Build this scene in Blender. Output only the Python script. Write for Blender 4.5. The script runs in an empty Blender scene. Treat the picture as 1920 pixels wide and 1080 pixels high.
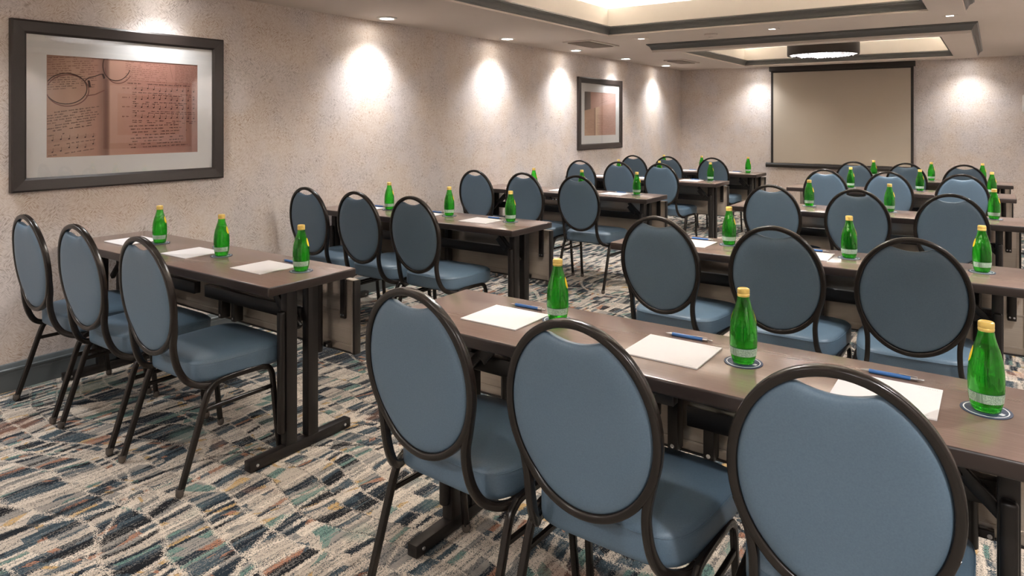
import bpy, bmesh, math, random
from mathutils import Vector, Matrix
random.seed(7)
PI = math.pi
S = bpy.context.scene
COL = S.collection

# ------------------------------------------------------------------ layout
CAM_Z = 1.4274
WX, FY, RX, BY = -4.27, 10.96, 1.12, -2.6      # left wall, far wall, right wall, back wall
CZ = 2.270                                       # ceiling
TZ = 0.7624                                      # table top
T_LEN, T_DEP, T_THK = 1.85, 0.46, 0.040

# ------------------------------------------------------------------ materials
def srgb(r, g, b):
    f = lambda c: (c/255/12.92) if c/255 <= .04045 else ((c/255+.055)/1.055)**2.4
    return (f(r), f(g), f(b), 1)

class NT:
    def __init__(s, name):
        s.m = bpy.data.materials.new(name); s.m.use_nodes = True
        s.t = s.m.node_tree; s.t.nodes.clear()
        s.out = s.t.nodes.new('ShaderNodeOutputMaterial')
    def n(s, typ, _out=None, _props=None, **inp):
        nd = s.t.nodes.new(typ)
        for k, v in (_props or {}).items(): setattr(nd, k, v)
        for k, v in inp.items():
            k2 = int(k[1:]) if k[0] == '_' and k[1:].isdigit() else k.replace('_', ' ')
            sock = nd.inputs[k2]
            s.put(sock, v)
        return nd
    def put(s, sock, v):
        if isinstance(v, bpy.types.NodeSocket): s.t.links.new(v, sock)
        elif isinstance(v, bpy.types.Node): s.t.links.new(v.outputs[0], sock)
        else: sock.default_value = v
    def math(s, op, a, b=None, c=None, clamp=False):
        nd = s.t.nodes.new('ShaderNodeMath'); nd.operation = op; nd.use_clamp = clamp
        s.put(nd.inputs[0], a)
        if b is not None: s.put(nd.inputs[1], b)
        if c is not None: s.put(nd.inputs[2], c)
        return nd.outputs[0]
    def vmath(s, op, a, b=None):
        nd = s.t.nodes.new('ShaderNodeVectorMath'); nd.operation = op
        s.put(nd.inputs[0], a)
        if b is not None:
            if op == 'SCALE': s.put(nd.inputs[3], b)
            else: s.put(nd.inputs[1], b)
        return nd.outputs[0]
    def mix(s, fac, a, b, blend='MIX'):
        nd = s.t.nodes.new('ShaderNodeMix'); nd.data_type = 'RGBA'; nd.blend_type = blend
        s.put(nd.inputs[0], fac); s.put(nd.inputs[6], a); s.put(nd.inputs[7], b)
        return nd.outputs[2]
    def ramp(s, fac, stops, interp='LINEAR'):
        nd = s.t.nodes.new('ShaderNodeValToRGB'); cr = nd.color_ramp; cr.interpolation = interp
        while len(cr.elements) < len(stops): cr.elements.new(.5)
        for e, (p, c) in zip(cr.elements, stops):
            e.position = p; e.color = c if len(c) == 4 else (*c, 1)
        s.put(nd.inputs[0], fac); return nd.outputs[0]
    def noise(s, vec, scale, detail=2, rough=.5, dist=0):
        nd = s.n('ShaderNodeTexNoise', Vector=vec, Scale=scale, Detail=detail, Roughness=rough, Distortion=dist)
        return nd.outputs[0]
    def pos(s):
        return s.t.nodes.new('ShaderNodeNewGeometry').outputs['Position']
    def obj(s):
        return s.t.nodes.new('ShaderNodeTexCoord').outputs['Object']
    def surf(s, sh): s.t.links.new(sh.outputs[0] if isinstance(sh, bpy.types.Node) else sh, s.out.inputs[0]); return s.m
    def bsdf(s, color, rough=.5, metal=0., spec=.5, bump=None, **kw):
        p = s.n('ShaderNodeBsdfPrincipled')
        s.put(p.inputs['Base Color'], color); s.put(p.inputs['Roughness'], rough)
        s.put(p.inputs['Metallic'], metal); s.put(p.inputs['Specular IOR Level'], spec)
        for k, v in kw.items(): s.put(p.inputs[k.replace('_', ' ')], v)
        if bump is not None:
            b = s.n('ShaderNodeBump', Height=bump[0], Strength=bump[1], Distance=bump[2])
            s.t.links.new(b.outputs[0], p.inputs['Normal'])
        return p

def simple(name, col, rough=.5, metal=0., spec=.5, var=.06, vscale=30.):
    t = NT(name)
    nz = t.noise(t.obj(), vscale, 3)
    dark = tuple(c*(1-var) for c in col[:3])+(1,); lite = tuple(min(1, c*(1+var)) for c in col[:3])+(1,)
    return t.surf(t.bsdf(t.mix(nz, dark, lite), rough, metal, spec))

def emis(name, col, strength):
    t = NT(name); e = t.n('ShaderNodeEmission', Color=col, Strength=strength); return t.surf(e)

def m_wallpaper():
    t = NT('wallpaper'); p = t.pos()
    warp = t.n('ShaderNodeTexNoise', Vector=p, Scale=9., Detail=2.).outputs['Color']
    q = t.vmath('ADD', p, t.vmath('SCALE', t.vmath('SUBTRACT', warp, (.5, .5, .5)), .05))
    x, y, z = t.n('ShaderNodeSeparateXYZ', Vector=q).outputs
    h = t.math('ADD', x, y)                                   # distance along whichever wall it hangs on
    u = t.math('MULTIPLY', t.math('ADD', h, z), .7071); v = t.math('MULTIPLY', t.math('SUBTRACT', h, z), .7071)
    def stroke(a, b):                                         # short brushed hatch strokes
        return t.noise(t.n('ShaderNodeCombineXYZ', X=t.math('MULTIPLY', a, 42.), Y=t.math('MULTIPLY', b, 205.)).outputs[0], 1., 2., .55)
    sel = t.ramp(t.noise(p, 14., 1.), [(.47, (0, 0, 0)), (.53, (1, 1, 1))])
    s1, s2 = stroke(u, v), stroke(v, u)
    w = t.math('ADD', t.math('MULTIPLY', s1, sel), t.math('MULTIPLY', s2, t.math('SUBTRACT', 1., sel)))
    line = t.ramp(w, [(.36, (1, 1, 1)), (.52, (0, 0, 0))])
    lite = t.ramp(w, [(.54, (0, 0, 0)), (.68, (1, 1, 1))])
    blotch = t.ramp(t.noise(p, 8., 4., .6), [(.36, (0, 0, 0)), (.62, (1, 1, 1))])
    warm = t.ramp(t.noise(p, 2.6, 3.), [(.40, (0, 0, 0)), (.60, (1, 1, 1))])
    base = t.mix(warm, srgb(214, 204, 200), srgb(217, 204, 194))
    ink = t.mix(warm, srgb(148, 135, 127), srgb(172, 142, 116))
    c = t.mix(t.math('MULTIPLY', line, t.math('MULTIPLY_ADD', blotch, .62, .28)), base, ink)
    c = t.mix(t.math('MULTIPLY', lite, .4), c, srgb(232, 225, 218))
    return t.surf(t.bsdf(c, .62, 0, .3, bump=(w, .04, .001)))

def m_carpet():
    t = NT('carpet'); p = t.pos()
    sep = lambda v: t.n('ShaderNodeSeparateXYZ', Vector=v).outputs
    comb = lambda x, y, z=0.: t.n('ShaderNodeCombineXYZ', X=x, Y=y, Z=z).outputs[0]
    # tuft grid: everything is looked up per tuft, with a little jitter -> dotted edges
    g = t.vmath('FLOOR', t.vmath('SCALE', p, 330.))
    tw = t.n('ShaderNodeTexWhiteNoise', _props={'noise_dimensions': '2D'}, Vector=g)
    jit = t.vmath('SCALE', t.vmath('SUBTRACT', tw.outputs[1], (.5, .5, .5)), .0115)
    pt = t.vmath('ADD', p, jit)
    n1 = t.n('ShaderNodeTexNoise', Vector=p, Scale=.9, Detail=1.).outputs['Color']
    n2 = t.n('ShaderNodeTexNoise', Vector=p, Scale=3.2, Detail=1.).outputs['Color']
    w1 = t.vmath('SCALE', t.vmath('SUBTRACT', n1, (.5, .5, .5)), .85)
    w2 = t.vmath('SCALE', t.vmath('SUBTRACT', n2, (.5, .5, .5)), .10)
    q = t.vmath('ADD', t.vmath('ADD', pt, w2), t.vmath('MULTIPLY', w1, (.18, 1., 0)))
    x, y, _ = sep(q)
    v = t.math('DIVIDE', y, .128)
    band = t.math('FLOOR', v); fv = t.math('FRACT', v)
    bw = t.n('ShaderNodeTexWhiteNoise', _props={'noise_dimensions': '1D'}, W=band).outputs[0]
    u = t.math('ADD', t.math('DIVIDE', x, .0205), t.math('MULTIPLY', bw, 7.))
    row = t.math('FLOOR', u); fu = t.math('FRACT', u)
    pair = t.math('FLOOR', t.math('DIVIDE', u, 2.))
    pr = t.n('ShaderNodeTexWhiteNoise', _props={'noise_dimensions': '2D'}, Vector=comb(pair, band)).outputs[0]
    merge = t.math('LESS_THAN', pr, .40)
    rowm = t.math('ADD', t.math('MULTIPLY', merge, t.math('MULTIPLY', pair, 2.)), t.math('MULTIPLY', t.math('SUBTRACT', 1., merge), row))
    cw = t.n('ShaderNodeTexWhiteNoise', _props={'noise_dimensions': '2D'}, Vector=comb(rowm, t.math('ADD', band, 31.7)))
    r1 = cw.outputs[0]
    region = t.ramp(t.noise(p, 1.25, 2., .55, .6), [(.36, (0, 0, 0)), (.64, (1, 1, 1))])
    idx = t.math('ADD', t.math('MULTIPLY', r1, .74), t.math('MULTIPLY', region, .27))
    cream, beige, grey = srgb(200, 187, 172), srgb(176, 164, 151), srgb(132, 128, 123)
    slate, navy, ink = srgb(62, 76, 84), srgb(30, 39, 48), srgb(22, 22, 26)
    teal, rust, gold = srgb(96, 124, 116), srgb(150, 106, 84), srgb(178, 146, 98)
    cell = t.ramp(idx, [(0, cream), (.22, beige), (.31, gold), (.325, cream), (.42, grey), (.50, teal), (.545, beige), (.60, slate), (.68, rust), (.70, navy), (.78, slate), (.83, ink), (.93, navy)], 'CONSTANT')
    # streaks of yarn along Y inside each cell
    px, py, pz = sep(p)
    st = t.noise(comb(t.math('MULTIPLY', px, 88.), t.math('MULTIPLY', py, 4.2), r1), 1., 3., .6)
    st = t.math('ADD', st, t.math('MULTIPLY', t.math('SUBTRACT', tw.outputs[0], .5), .34))
    dk = t.ramp(st, [(.37, (1, 1, 1)), (.40, (0, 0, 0))]); lt = t.ramp(st, [(.59, (0, 0, 0)), (.62, (1, 1, 1))])
    c = t.mix(t.math('MULTIPLY', dk, .8), cell, t.mix(r1, slate, ink))
    c = t.mix(t.math('MULTIPLY', lt, .55), c, t.mix(r1, beige, grey))
    # soft stains of teal / rust over big areas
    tn = t.ramp(t.noise(t.vmath('ADD', p, (3.1, 7.7, 0)), 2.6, 2.), [(.62, (0, 0, 0)), (.70, (1, 1, 1))])
    rn = t.ramp(t.noise(t.vmath('ADD', p, (9.1, 1.7, 0)), 2.2, 2.), [(.64, (0, 0, 0)), (.70, (1, 1, 1))])
    c = t.mix(t.math('MULTIPLY', tn, .45), c, teal); c = t.mix(t.math('MULTIPLY', rn, .42), c, rust)
    # pale / dark dotted seams between the bands and strips
    e1 = t.math('GREATER_THAN', t.math('ABSOLUTE', t.math('SUBTRACT', fv, .5)), .455)
    e2 = t.math('GREATER_THAN', t.math('ABSOLUTE', t.math('SUBTRACT', fu, .5)), .44)
    e2 = t.math('MULTIPLY', e2, t.math('SUBTRACT', 1., merge))
    tsel = t.math('GREATER_THAN', tw.outputs[0], .3)
    c = t.mix(t.math('MULTIPLY', e1, t.math('MULTIPLY', tsel, .8)), c, t.mix(t.math('GREATER_THAN', bw, .3), ink, cream))
    c = t.mix(t.math('MULTIPLY', e2, .5), c, ink)
    for sc, off, colr in ((.75, (0, 0, 0), cream), (.62, (5.2, 2.2, 0), ink), (.9, (8.1, 4.4, 0), cream)):
        arc = t.math('LESS_THAN', t.math('ABSOLUTE', t.math('SUBTRACT', t.noise(t.vmath('ADD', pt, off), sc, 0.), .5)), .0042)
        c = t.mix(t.math('MULTIPLY', arc, t.math('MULTIPLY', tsel, .85)), c, colr)
    c = t.mix(t.math('MULTIPLY', t.math('SUBTRACT', tw.outputs[0], .5), .3, clamp=True), c, (0.02, 0.02, 0.02, 1))
    hgt = t.math('ADD', tw.outputs[0], t.math('MULTIPLY', t.noise(p, 400., 2.), .6))
    return t.surf(t.bsdf(c, .95, 0, .1, bump=(hgt, .5, .004)))

def m_wood():
    t = NT('dark_walnut_laminate'); p = t.obj()
    q = t.vmath('MULTIPLY', p, (3., 90., 90.))
    nz = t.noise(q, 2.2, 5., .62, .5); n2 = t.noise(p, 3.5, 2.)
    c = t.ramp(nz, [(.3, srgb(112, 93, 85)), (.52, srgb(121, 101, 92)), (.72, srgb(130, 109, 100))])
    c = t.mix(t.math('MULTIPLY', n2, .3), c, srgb(112, 93, 86))
    return t.surf(t.bsdf(c, .2, 0, .8))

def m_vinyl():
    t = NT('blue_vinyl'); p = t.obj()
    nz = t.noise(p, 260., 3., .6)
    w = t.noise(t.vmath('MULTIPLY', p, (40., 40., 520.)), 1., 2.)
    c = t.ramp(nz, [(.3, srgb(77, 97, 113)), (.7, srgb(87, 107, 122))])
    c = t.mix(t.math('MULTIPLY', w, .3), c, srgb(80, 97, 117))
    return t.surf(t.bsdf(c, .44, 0, .5, bump=(nz, .025, .0006)))

def m_metal_panel():
    t = NT('brushed_panel'); p = t.obj()
    nz = t.noise(t.vmath('MULTIPLY', p, (3., 3., 240.)), 1., 3.)
    n2 = t.noise(p, 2.2, 2.)
    c = t.mix(nz, srgb(172, 161, 149), srgb(198, 187, 174)); c = t.mix(t.math('MULTIPLY', n2, .6), c, srgb(142, 131, 121))
    return t.surf(t.bsdf(c, .24, .5, .6))

def m_glass(name, col, tint, fac, ior=1.36):
    t = NT(name)
    g = t.n('ShaderNodeBsdfPrincipled'); g.inputs['Base Color'].default_value = col
    g.inputs['Transmission Weight'].default_value = 1.; g.inputs['Roughness'].default_value = .0; g.inputs['IOR'].default_value = ior
    tr = t.n('ShaderNodeBsdfTransparent', Color=tint)
    mx = t.n('ShaderNodeMixShader', Fac=fac); t.put(mx.inputs[1], g); t.put(mx.inputs[2], tr)
    return t.surf(mx)

def m_crystal():
    t = NT('cut_crystal')
    p = t.bsdf((.95, .96, 1, 1), .06, 0, .8); p.inputs['Transmission Weight'].default_value = .45; p.inputs['IOR'].default_value = 1.55
    tr = t.n('ShaderNodeBsdfTranslucent', Color=(.95, .96, 1, 1))
    mx = t.n('ShaderNodeMixShader', Fac=.4); t.put(mx.inputs[1], p); t.put(mx.inputs[2], tr)
    return t.surf(mx)

def m_pane():
    t = NT('picture_glass')
    lw = t.n('ShaderNodeLayerWeight', Blend=.5)
    fr = t.math('MULTIPLY_ADD', t.math('POWER', lw.outputs[1], 5.), .9, .045)
    g = t.n('ShaderNodeBsdfGlossy', Roughness=.0); tr = t.n('ShaderNodeBsdfTransparent', Color=(.97, .97, .97, 1))
    mx = t.n('ShaderNodeMixShader', Fac=fr); t.put(mx.inputs[1], tr); t.put(mx.inputs[2], g)
    return t.surf(mx)

def m_label():
    t = NT('bottle_label'); p = t.obj()
    x, y, z = t.n('ShaderNodeSeparateXYZ', Vector=p).outputs
    ang = t.math('MULTIPLY', t.math('ARCTAN2', y, x), .0365)
    cell = t.n('ShaderNodeCombineXYZ', X=t.math('FLOOR', t.math('MULTIPLY', ang, 1100.)), Y=t.math('FLOOR', t.math('MULTIPLY', z, 480.))).outputs[0]
    wn = t.n('ShaderNodeTexWhiteNoise', _props={'noise_dimensions': '2D'}, Vector=cell).outputs[0]
    rowgap = t.math('GREATER_THAN', t.math('FRACT', t.math('MULTIPLY', z, 480.)), .42)
    txt = t.math('MULTIPLY', t.math('GREATER_THAN', wn, .38), rowgap)
    bar = t.n('ShaderNodeTexWhiteNoise', _props={'noise_dimensions': '1D'}, W=t.math('FLOOR', t.math('MULTIPLY', ang, 1500.))).outputs[0]
    inbar = t.math('MULTIPLY', t.math('LESS_THAN', ang, -.018), t.math('GREATER_THAN', ang, -.032))
    ink = t.math('ADD', t.math('MULTIPLY', t.math('GREATER_THAN', bar, .5), inbar), t.math('MULTIPLY', txt, t.math('SUBTRACT', 1., inbar)), clamp=True)
    c = t.mix(t.math('MULTIPLY', ink, .75), srgb(178, 204, 182), srgb(24, 76, 46))
    edge = t.math('GREATER_THAN', z, .0445)
    c = t.mix(edge, c, srgb(24, 84, 60))
    return t.surf(t.bsdf(c, .35))

def m_print():
    t = NT('printed_pages'); p = t.obj()      # local: x along the wall (0 = centre), z up
    x, y, z = t.n('ShaderNodeSeparateXYZ', Vector=p).outputs
    nz = t.noise(p, 4.5, 3.)
    c = t.ramp(t.math('ADD', t.math('MULTIPLY', x, 1.05), .5), [(.0, srgb(158, 122, 104)), (.18, srgb(192, 156, 134)), (.31, srgb(178, 134, 116)), (.365, srgb(106, 78, 70)), (.378, srgb(122, 90, 80)), (.392, srgb(200, 160, 142)), (.6, srgb(184, 132, 118)), (.85, srgb(160, 112, 100)), (1., srgb(130, 92, 82))])
    c = t.mix(t.math('MULTIPLY', nz, .4), c, srgb(196, 148, 128))
    c = t.mix(t.ramp(z, [(.42, (0, 0, 0)), (.62, (.35, .35, .35))]), c, srgb(120, 74, 66))
    return t.surf(t.bsdf(c, .6, 0, .3))

def m_print_plain():
    t = NT('printed_book'); p = t.obj()
    x, y, z = t.n('ShaderNodeSeparateXYZ', Vector=p).outputs
    nz = t.noise(t.vmath('MULTIPLY', p, (6., 1., 46.)), 1., 3.)
    lower = t.ramp(t.math('ADD', t.math('MULTIPLY', x, 1.05), .5), [(0, srgb(214, 178, 152)), (.3, srgb(198, 158, 136)), (.345, srgb(150, 112, 96)), (.36, srgb(236, 206, 178)), (.5, srgb(206, 162, 144)), (1., srgb(184, 142, 128))])
    upper = t.ramp(t.math('ADD', t.math('MULTIPLY', x, 1.05), .5), [(0, srgb(112, 108, 108)), (.2, srgb(122, 112, 110)), (.23, srgb(204, 160, 146)), (.6, srgb(204, 164, 152)), (1., srgb(190, 152, 142))])
    k = t.math('GREATER_THAN', t.math('ADD', z, t.math('MULTIPLY', x, -.14)), .10)
    c = t.mix(k, lower, upper)
    c = t.mix(t.math('MULTIPLY', nz, .3), c, srgb(140, 104, 92))
    return t.surf(t.bsdf(c, .6, 0, .3))

M = dict(
    wall=m_wallpaper(), carpet=m_carpet(), wood=m_wood(), vinyl=m_vinyl(), panel=m_metal_panel(),
    ceiling=simple('ceiling_paint', srgb(208, 197, 187), .85, 0, .2, .02, 6.),
    soffit=simple('soffit_paint', srgb(208, 197, 187), .8, 0, .25, .02, 6.),
    cream=simple('cove_paint', srgb(222, 215, 206), .8, 0, .2, .02, 5.),
    slate=simple('slate_trim', srgb(84, 84, 82), .36, 0, .5, .05, 12.),
    base=simple('slate_baseboard', srgb(88, 94, 96), .4, 0, .5, .05, 12.),
    bronze=simple('bronze_frame', srgb(31, 26, 23), .24, .2, .5, .1, 40.),
    black=simple('black_steel', srgb(30, 26, 24), .36, .2, .5, .1, 40.),
    edge=simple('dark_table_edge', srgb(44, 35, 32), .34, 0, .5, .1, 40.),
    frame=simple('espresso_frame', srgb(42, 34, 31), .42, 0, .5, .12, 60.),
    mat=simple('mat_board', srgb(234, 233, 232), .8, 0, .2, .01, 30.),
    paper=simple('pad_paper', srgb(220, 216, 216), .7, 0, .25, .015, 60.),
    card=simple('pad_card', srgb(118, 104, 96), .8),
    ink=simple('print_ink', srgb(64, 42, 38), .7, 0, .2, .1, 60.),
    inksoft=simple('print_ink_soft', srgb(122, 80, 70), .7, 0, .2, .1, 60.),
    inklight=simple('print_highlight', srgb(208, 166, 150), .6, 0, .2, .05, 30.),
    greytext=simple('grey_ink', srgb(150, 148, 150), .7),
    navy=simple('navy_print', srgb(52, 62, 82), .55, 0, .3, .05, 60.),
    white=simple('white_print', srgb(225, 225, 228), .55, 0, .3, .02, 60.),
    penblue=simple('pen_blue', srgb(52, 104, 168), .38, 0, .5, .04, 80.),
    silver=simple('silver_metal', srgb(200, 200, 202), .25, .9, .5, .03, 80.),
    gold=simple('gold_cap', srgb(232, 200, 112), .3, .3, .5, .06, 90.),
    lemon=simple('lemon_label', srgb(240, 206, 40), .45, 0, .4, .05, 90.),
    glass=m_glass('green_glass', (.22, .84, .20, 1), (.30, .88, .24, 1), .27, 1.5), water=m_glass('clear_water', (.96, 1, .97, 1), (.97, 1, .98, 1), .05, 1.33),
    pane=m_pane(), label=m_label(), print=m_print(), book=m_print_plain(),
    screen=simple('screen_fabric', srgb(188, 176, 160), .85, 0, .2, .015, 4.),
    screenblack=simple('screen_black', srgb(44, 38, 35), .55, 0, .4, .05, 30.),
    glide=simple('clear_glide', srgb(96, 88, 82), .2, .4, .6, .1, 80.),
    shade=simple('drum_shade', srgb(26, 20, 17), .65, 0, .12, .08, 20.),
    plastic=simple('white_plastic', srgb(226, 222, 216), .45, 0, .4, .01, 20.),
    ventdark=simple('vent_dark', srgb(52, 44, 40), .7),
    ventpaint=simple('vent_paint', srgb(206, 194, 184), .6),
    lamp=emis('lamp_glow', (1, .95, .88, 1), 26.),
    pin=emis('pin_glow', (1, .95, .9, 1), 2.5),
    led=emis('led_glow', (1, .96, .90, 1), 56.),
    bulb=emis('bulb_glow', (1, .95, .88, 1), 18.),
    crystal=m_crystal(),
)

# ------------------------------------------------------------------ mesh helpers
def link(name, me, parent=None, loc=None):
    o = bpy.data.objects.new(name, me); COL.objects.link(o)
    if parent: o.parent = parent
    if loc: o.location = loc
    return o

def obj(name, bm, mats, parent=None, loc=None, angle=35, smooth=True):
    bmesh.ops.remove_doubles(bm, verts=bm.verts, dist=1e-6)
    bmesh.ops.recalc_face_normals(bm, faces=bm.faces)
    me = bpy.data.meshes.new(name); bm.to_mesh(me); bm.free()
    for m in (mats if isinstance(mats, (list, tuple)) else [mats]): me.materials.append(m)
    if smooth:
        me.shade_smooth(); me.set_sharp_from_angle(angle=math.radians(angle))
    return link(name, me, parent, loc)

def box(bm, x0, x1, y0, y1, z0, z1, mi=0, bev=0., seg=2):
    r = bmesh.ops.create_cube(bm, size=1., matrix=Matrix.Translation(((x0+x1)/2, (y0+y1)/2, (z0+z1)/2)) @ Matrix.Diagonal((x1-x0, y1-y0, z1-z0, 1)))
    vs = r['verts']; fs = {f for v in vs for f in v.link_faces}
    for f in fs: f.material_index = mi
    if bev > 0:
        es = list({e for v in vs for e in v.link_edges})
        r2 = bmesh.ops.bevel(bm, geom=es, offset=bev, segments=seg, profile=.5, affect='EDGES')
        for f in r2['faces']: f.material_index = mi
    return vs

def newbox(*a, **k):
    bm = bmesh.new(); box(bm, *a, **k); return bm

def rect_section(w, d, c=.35):
    """chamfered rectangle, w along the first axis and d along the second"""
    a, b = w/2, d/2; k = min(a, b)*c
    return [(a, -b+k), (a, b-k), (a-k*.3, b-k*.3), (a-k, b), (-a+k, b), (-a+k*.3, b-k*.3), (-a, b-k), (-a, -b+k), (-a+k*.3, -b+k*.3), (-a+k, -b), (a-k, -b), (a-k*.3, -b+k*.3)]

def round_section(r, n=10):
    return [(r*math.cos(2*PI*i/n), r*math.sin(2*PI*i/n)) for i in range(n)]

def smooth_path(pts, n=6):
    """Catmull-Rom through the points"""
    P = [Vector(p) for p in pts]; out = []
    for i in range(len(P)-1):
        p0 = P[max(i-1, 0)]; p1 = P[i]; p2 = P[i+1]; p3 = P[min(i+2, len(P)-1)]
        for k in range(n):
            t = k/n; t2 = t*t; t3 = t2*t
            out.append(.5*((2*p1)+(-p0+p2)*t+(2*p0-5*p1+4*p2-p3)*t2+(-p0+3*p1-3*p2+p3)*t3))
    out.append(P[-1]); return out

def sweep(bm, path, sec, up=(1, 0, 0), closed=False, mi=0):
    """sweep a section along a path; the section's first axis lies along `up` made square to the path"""
    n = len(path); rings = []
    U = Vector(up)
    for i, p in enumerate(path):
        a = path[(i-1) % n] if (closed or i > 0) else path[i]; b = path[(i+1) % n] if (closed or i < n-1) else path[i]
        t = (Vector(b)-Vector(a)).normalized()
        u = (U - t*U.dot(t)).normalized(); v = t.cross(u)
        rings.append([bm.verts.new(Vector(p)+u*s[0]+v*s[1]) for s in sec])
    k = len(sec)
    for i in range(n if closed else n-1):
        A = rings[i]; B = rings[(i+1) % n]
        for j in range(k):
            f = bm.faces.new((A[j], A[(j+1) % k], B[(j+1) % k], B[j])); f.material_index = mi
    if not closed:
        bm.faces.new(rings[0]).material_index = mi; bm.faces.new(rings[-1][::-1]).material_index = mi

def lathe(bm, prof, n=24, mi=0, cap=True):
    rings = []
    for r, z in prof:
        rings.append([bm.verts.new((r*math.cos(2*PI*i/n), r*math.sin(2*PI*i/n), z)) for i in range(n)])
    for A, B in zip(rings, rings[1:]):
        for j in range(n):
            bm.faces.new((A[j], A[(j+1) % n], B[(j+1) % n], B[j])).material_index = mi
    if cap:
        bm.faces.new(rings[0][::-1]).material_index = mi; bm.faces.new(rings[-1]).material_index = mi

def cyl(bm, x, y, z0, z1, r, n=16, mi=0):
    A = [bm.verts.new((x+r*math.cos(2*PI*i/n), y+r*math.sin(2*PI*i/n), z0)) for i in range(n)]
    B = [bm.verts.new((x+r*math.cos(2*PI*i/n), y+r*math.sin(2*PI*i/n), z1)) for i in range(n)]
    for j in range(n): bm.faces.new((A[j], A[(j+1) % n], B[(j+1) % n], B[j])).material_index = mi
    bm.faces.new(A[::-1]).material_index = mi; bm.faces.new(B).material_index = mi

def ycyl(bm, x, y0, y1, z, r, n=10, mi=0):
    A = [bm.verts.new((x+r*math.cos(2*PI*i/n), y0, z+r*math.sin(2*PI*i/n))) for i in range(n)]
    B = [bm.verts.new((x+r*math.cos(2*PI*i/n), y1, z+r*math.sin(2*PI*i/n))) for i in range(n)]
    for j in range(n): bm.faces.new((A[j], A[(j+1) % n], B[(j+1) % n], B[j])).material_index = mi
    bm.faces.new(A[::-1]).material_index = mi; bm.faces.new(B).material_index = mi

def thing(name, label, cat, loc=(0, 0, 0), rz=0, group=None):
    o = bpy.data.objects.new(name, None); COL.objects.link(o)
    o.empty_display_size = .1; o.location = loc; o.rotation_euler = (0, 0, rz)
    return tag(o, label, cat, group)

def tag(o, label, cat, group=None):
    o['label'] = label; o['category'] = cat
    if group: o['group'] = group
    return o

def struct(name, bm, m, **k):
    o = obj(name, bm, m, **k); o['kind'] = 'structure'; return o

def dup(root, loc, rz, label, group=None):
    r = root.copy(); COL.objects.link(r); r.location = loc; r.rotation_euler = (0, 0, rz); r['label'] = label
    if group: r['group'] = group
    for ch in list(root.children):
        c = ch.copy(); COL.objects.link(c); c.parent = r
        for g in list(ch.children):
            d = g.copy(); COL.objects.link(d); d.parent = c
    return r

used = set()
def place(proto, loc, rz, label, group=None):
    if id(proto) not in used:
        used.add(id(proto)); proto.location = loc; proto.rotation_euler = (0, 0, rz); proto['label'] = label
        if group: proto['group'] = group
        return proto
    return dup(proto, loc, rz, label, group)

# ------------------------------------------------------------------ room shell
struct('floor', newbox(WX-.1, RX+.1, BY-.1, FY+.1, -.08, 0), M['carpet'], smooth=False)
struct('wall_left', newbox(WX-.12, WX, BY-.12, FY+.12, 0, CZ+.6), M['wall'], smooth=False)
struct('wall_far', newbox(WX, RX, FY, FY+.12, 0, CZ+.6), M['wall'], smooth=False)
struct('wall_right', newbox(RX, RX+.12, BY-.12, FY+.12, 0, CZ+.6), M['wall'], smooth=False)
struct('wall_back', newbox(WX, RX, BY-.12, BY, 0, CZ+.6), M['wall'], smooth=False)

def baseboard(name, a, b, nrm):
    # profile (depth from the wall, height)
    prof = [(0, 0), (.016, 0), (.016, .092), (.013, .098), (.013, .104), (.019, .108), (.019, .116), (.013, .121), (.010, .134), (.006, .142), (0, .145)]
    bm = bmesh.new(); a = Vector(a); b = Vector(b); nv = Vector(nrm)
    A = [bm.verts.new(a+nv*d+Vector((0, 0, z))) for d, z in prof]; B = [bm.verts.new(b+nv*d+Vector((0, 0, z))) for d, z in prof]
    k = len(prof)
    for j in range(k): bm.faces.new((A[j], A[(j+1) % k], B[(j+1) % k], B[j]))
    bm.faces.new(A); bm.faces.new(B[::-1])
    struct(name, bm, M['base'], angle=25)
baseboard('baseboard_left', (WX, BY, 0), (WX, FY, 0), (1, 0, 0))
baseboard('baseboard_far', (WX, FY, 0), (RX, FY, 0), (0, -1, 0))
baseboard('baseboard_right', (RX, BY, 0), (RX, FY, 0), (-1, 0, 0))
baseboard('baseboard_back', (WX, BY, 0), (RX, BY, 0), (0, 1, 0))

# trays: (outer x0,x1,y0,y1) (inner x0,x1,y0,y1)
TRAYS = [((-3.02, -.115, .20, 5.80), (-2.80, -.37, .50, 5.46)),
         ((-3.12, -.115, 6.98, 9.88), (-2.81, -.39, 7.20, 9.55))]
ZB = CAM_Z+.752          # underside of the dropped borders
ZR = CAM_Z+.997          # top of the recess faces

# the ceiling sheet with the two openings cut out
bm = bmesh.new()
xs = sorted({WX-.05, RX+.05, *[t[1][0]-.02 for t in TRAYS], *[t[1][1]+.02 for t in TRAYS]})
ys = sorted({BY-.05, FY+.05, *[t[1][2]-.02 for t in TRAYS], *[t[1][3]+.02 for t in TRAYS]})
for i in range(len(xs)-1):
    for j in range(len(ys)-1):
        cx, cy = (xs[i]+xs[i+1])/2, (ys[j]+ys[j+1])/2
        if any(t[1][0]-.02 < cx < t[1][1]+.02 and t[1][2]-.02 < cy < t[1][3]+.02 for t in TRAYS): continue
        bm.faces.new([bm.verts.new(v) for v in ((xs[i], ys[j], CZ), (xs[i], ys[j+1], CZ), (xs[i+1], ys[j+1], CZ), (xs[i+1], ys[j], CZ))])
bmesh.ops.remove_doubles(bm, verts=bm.verts, dist=1e-5)
r = bmesh.ops.extrude_face_region(bm, geom=bm.faces[:])
for v in [g for g in r['geom'] if isinstance(g, bmesh.types.BMVert)]: v.co.z += .02
struct('ceiling', bm, M['ceiling'], smooth=False)

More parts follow.
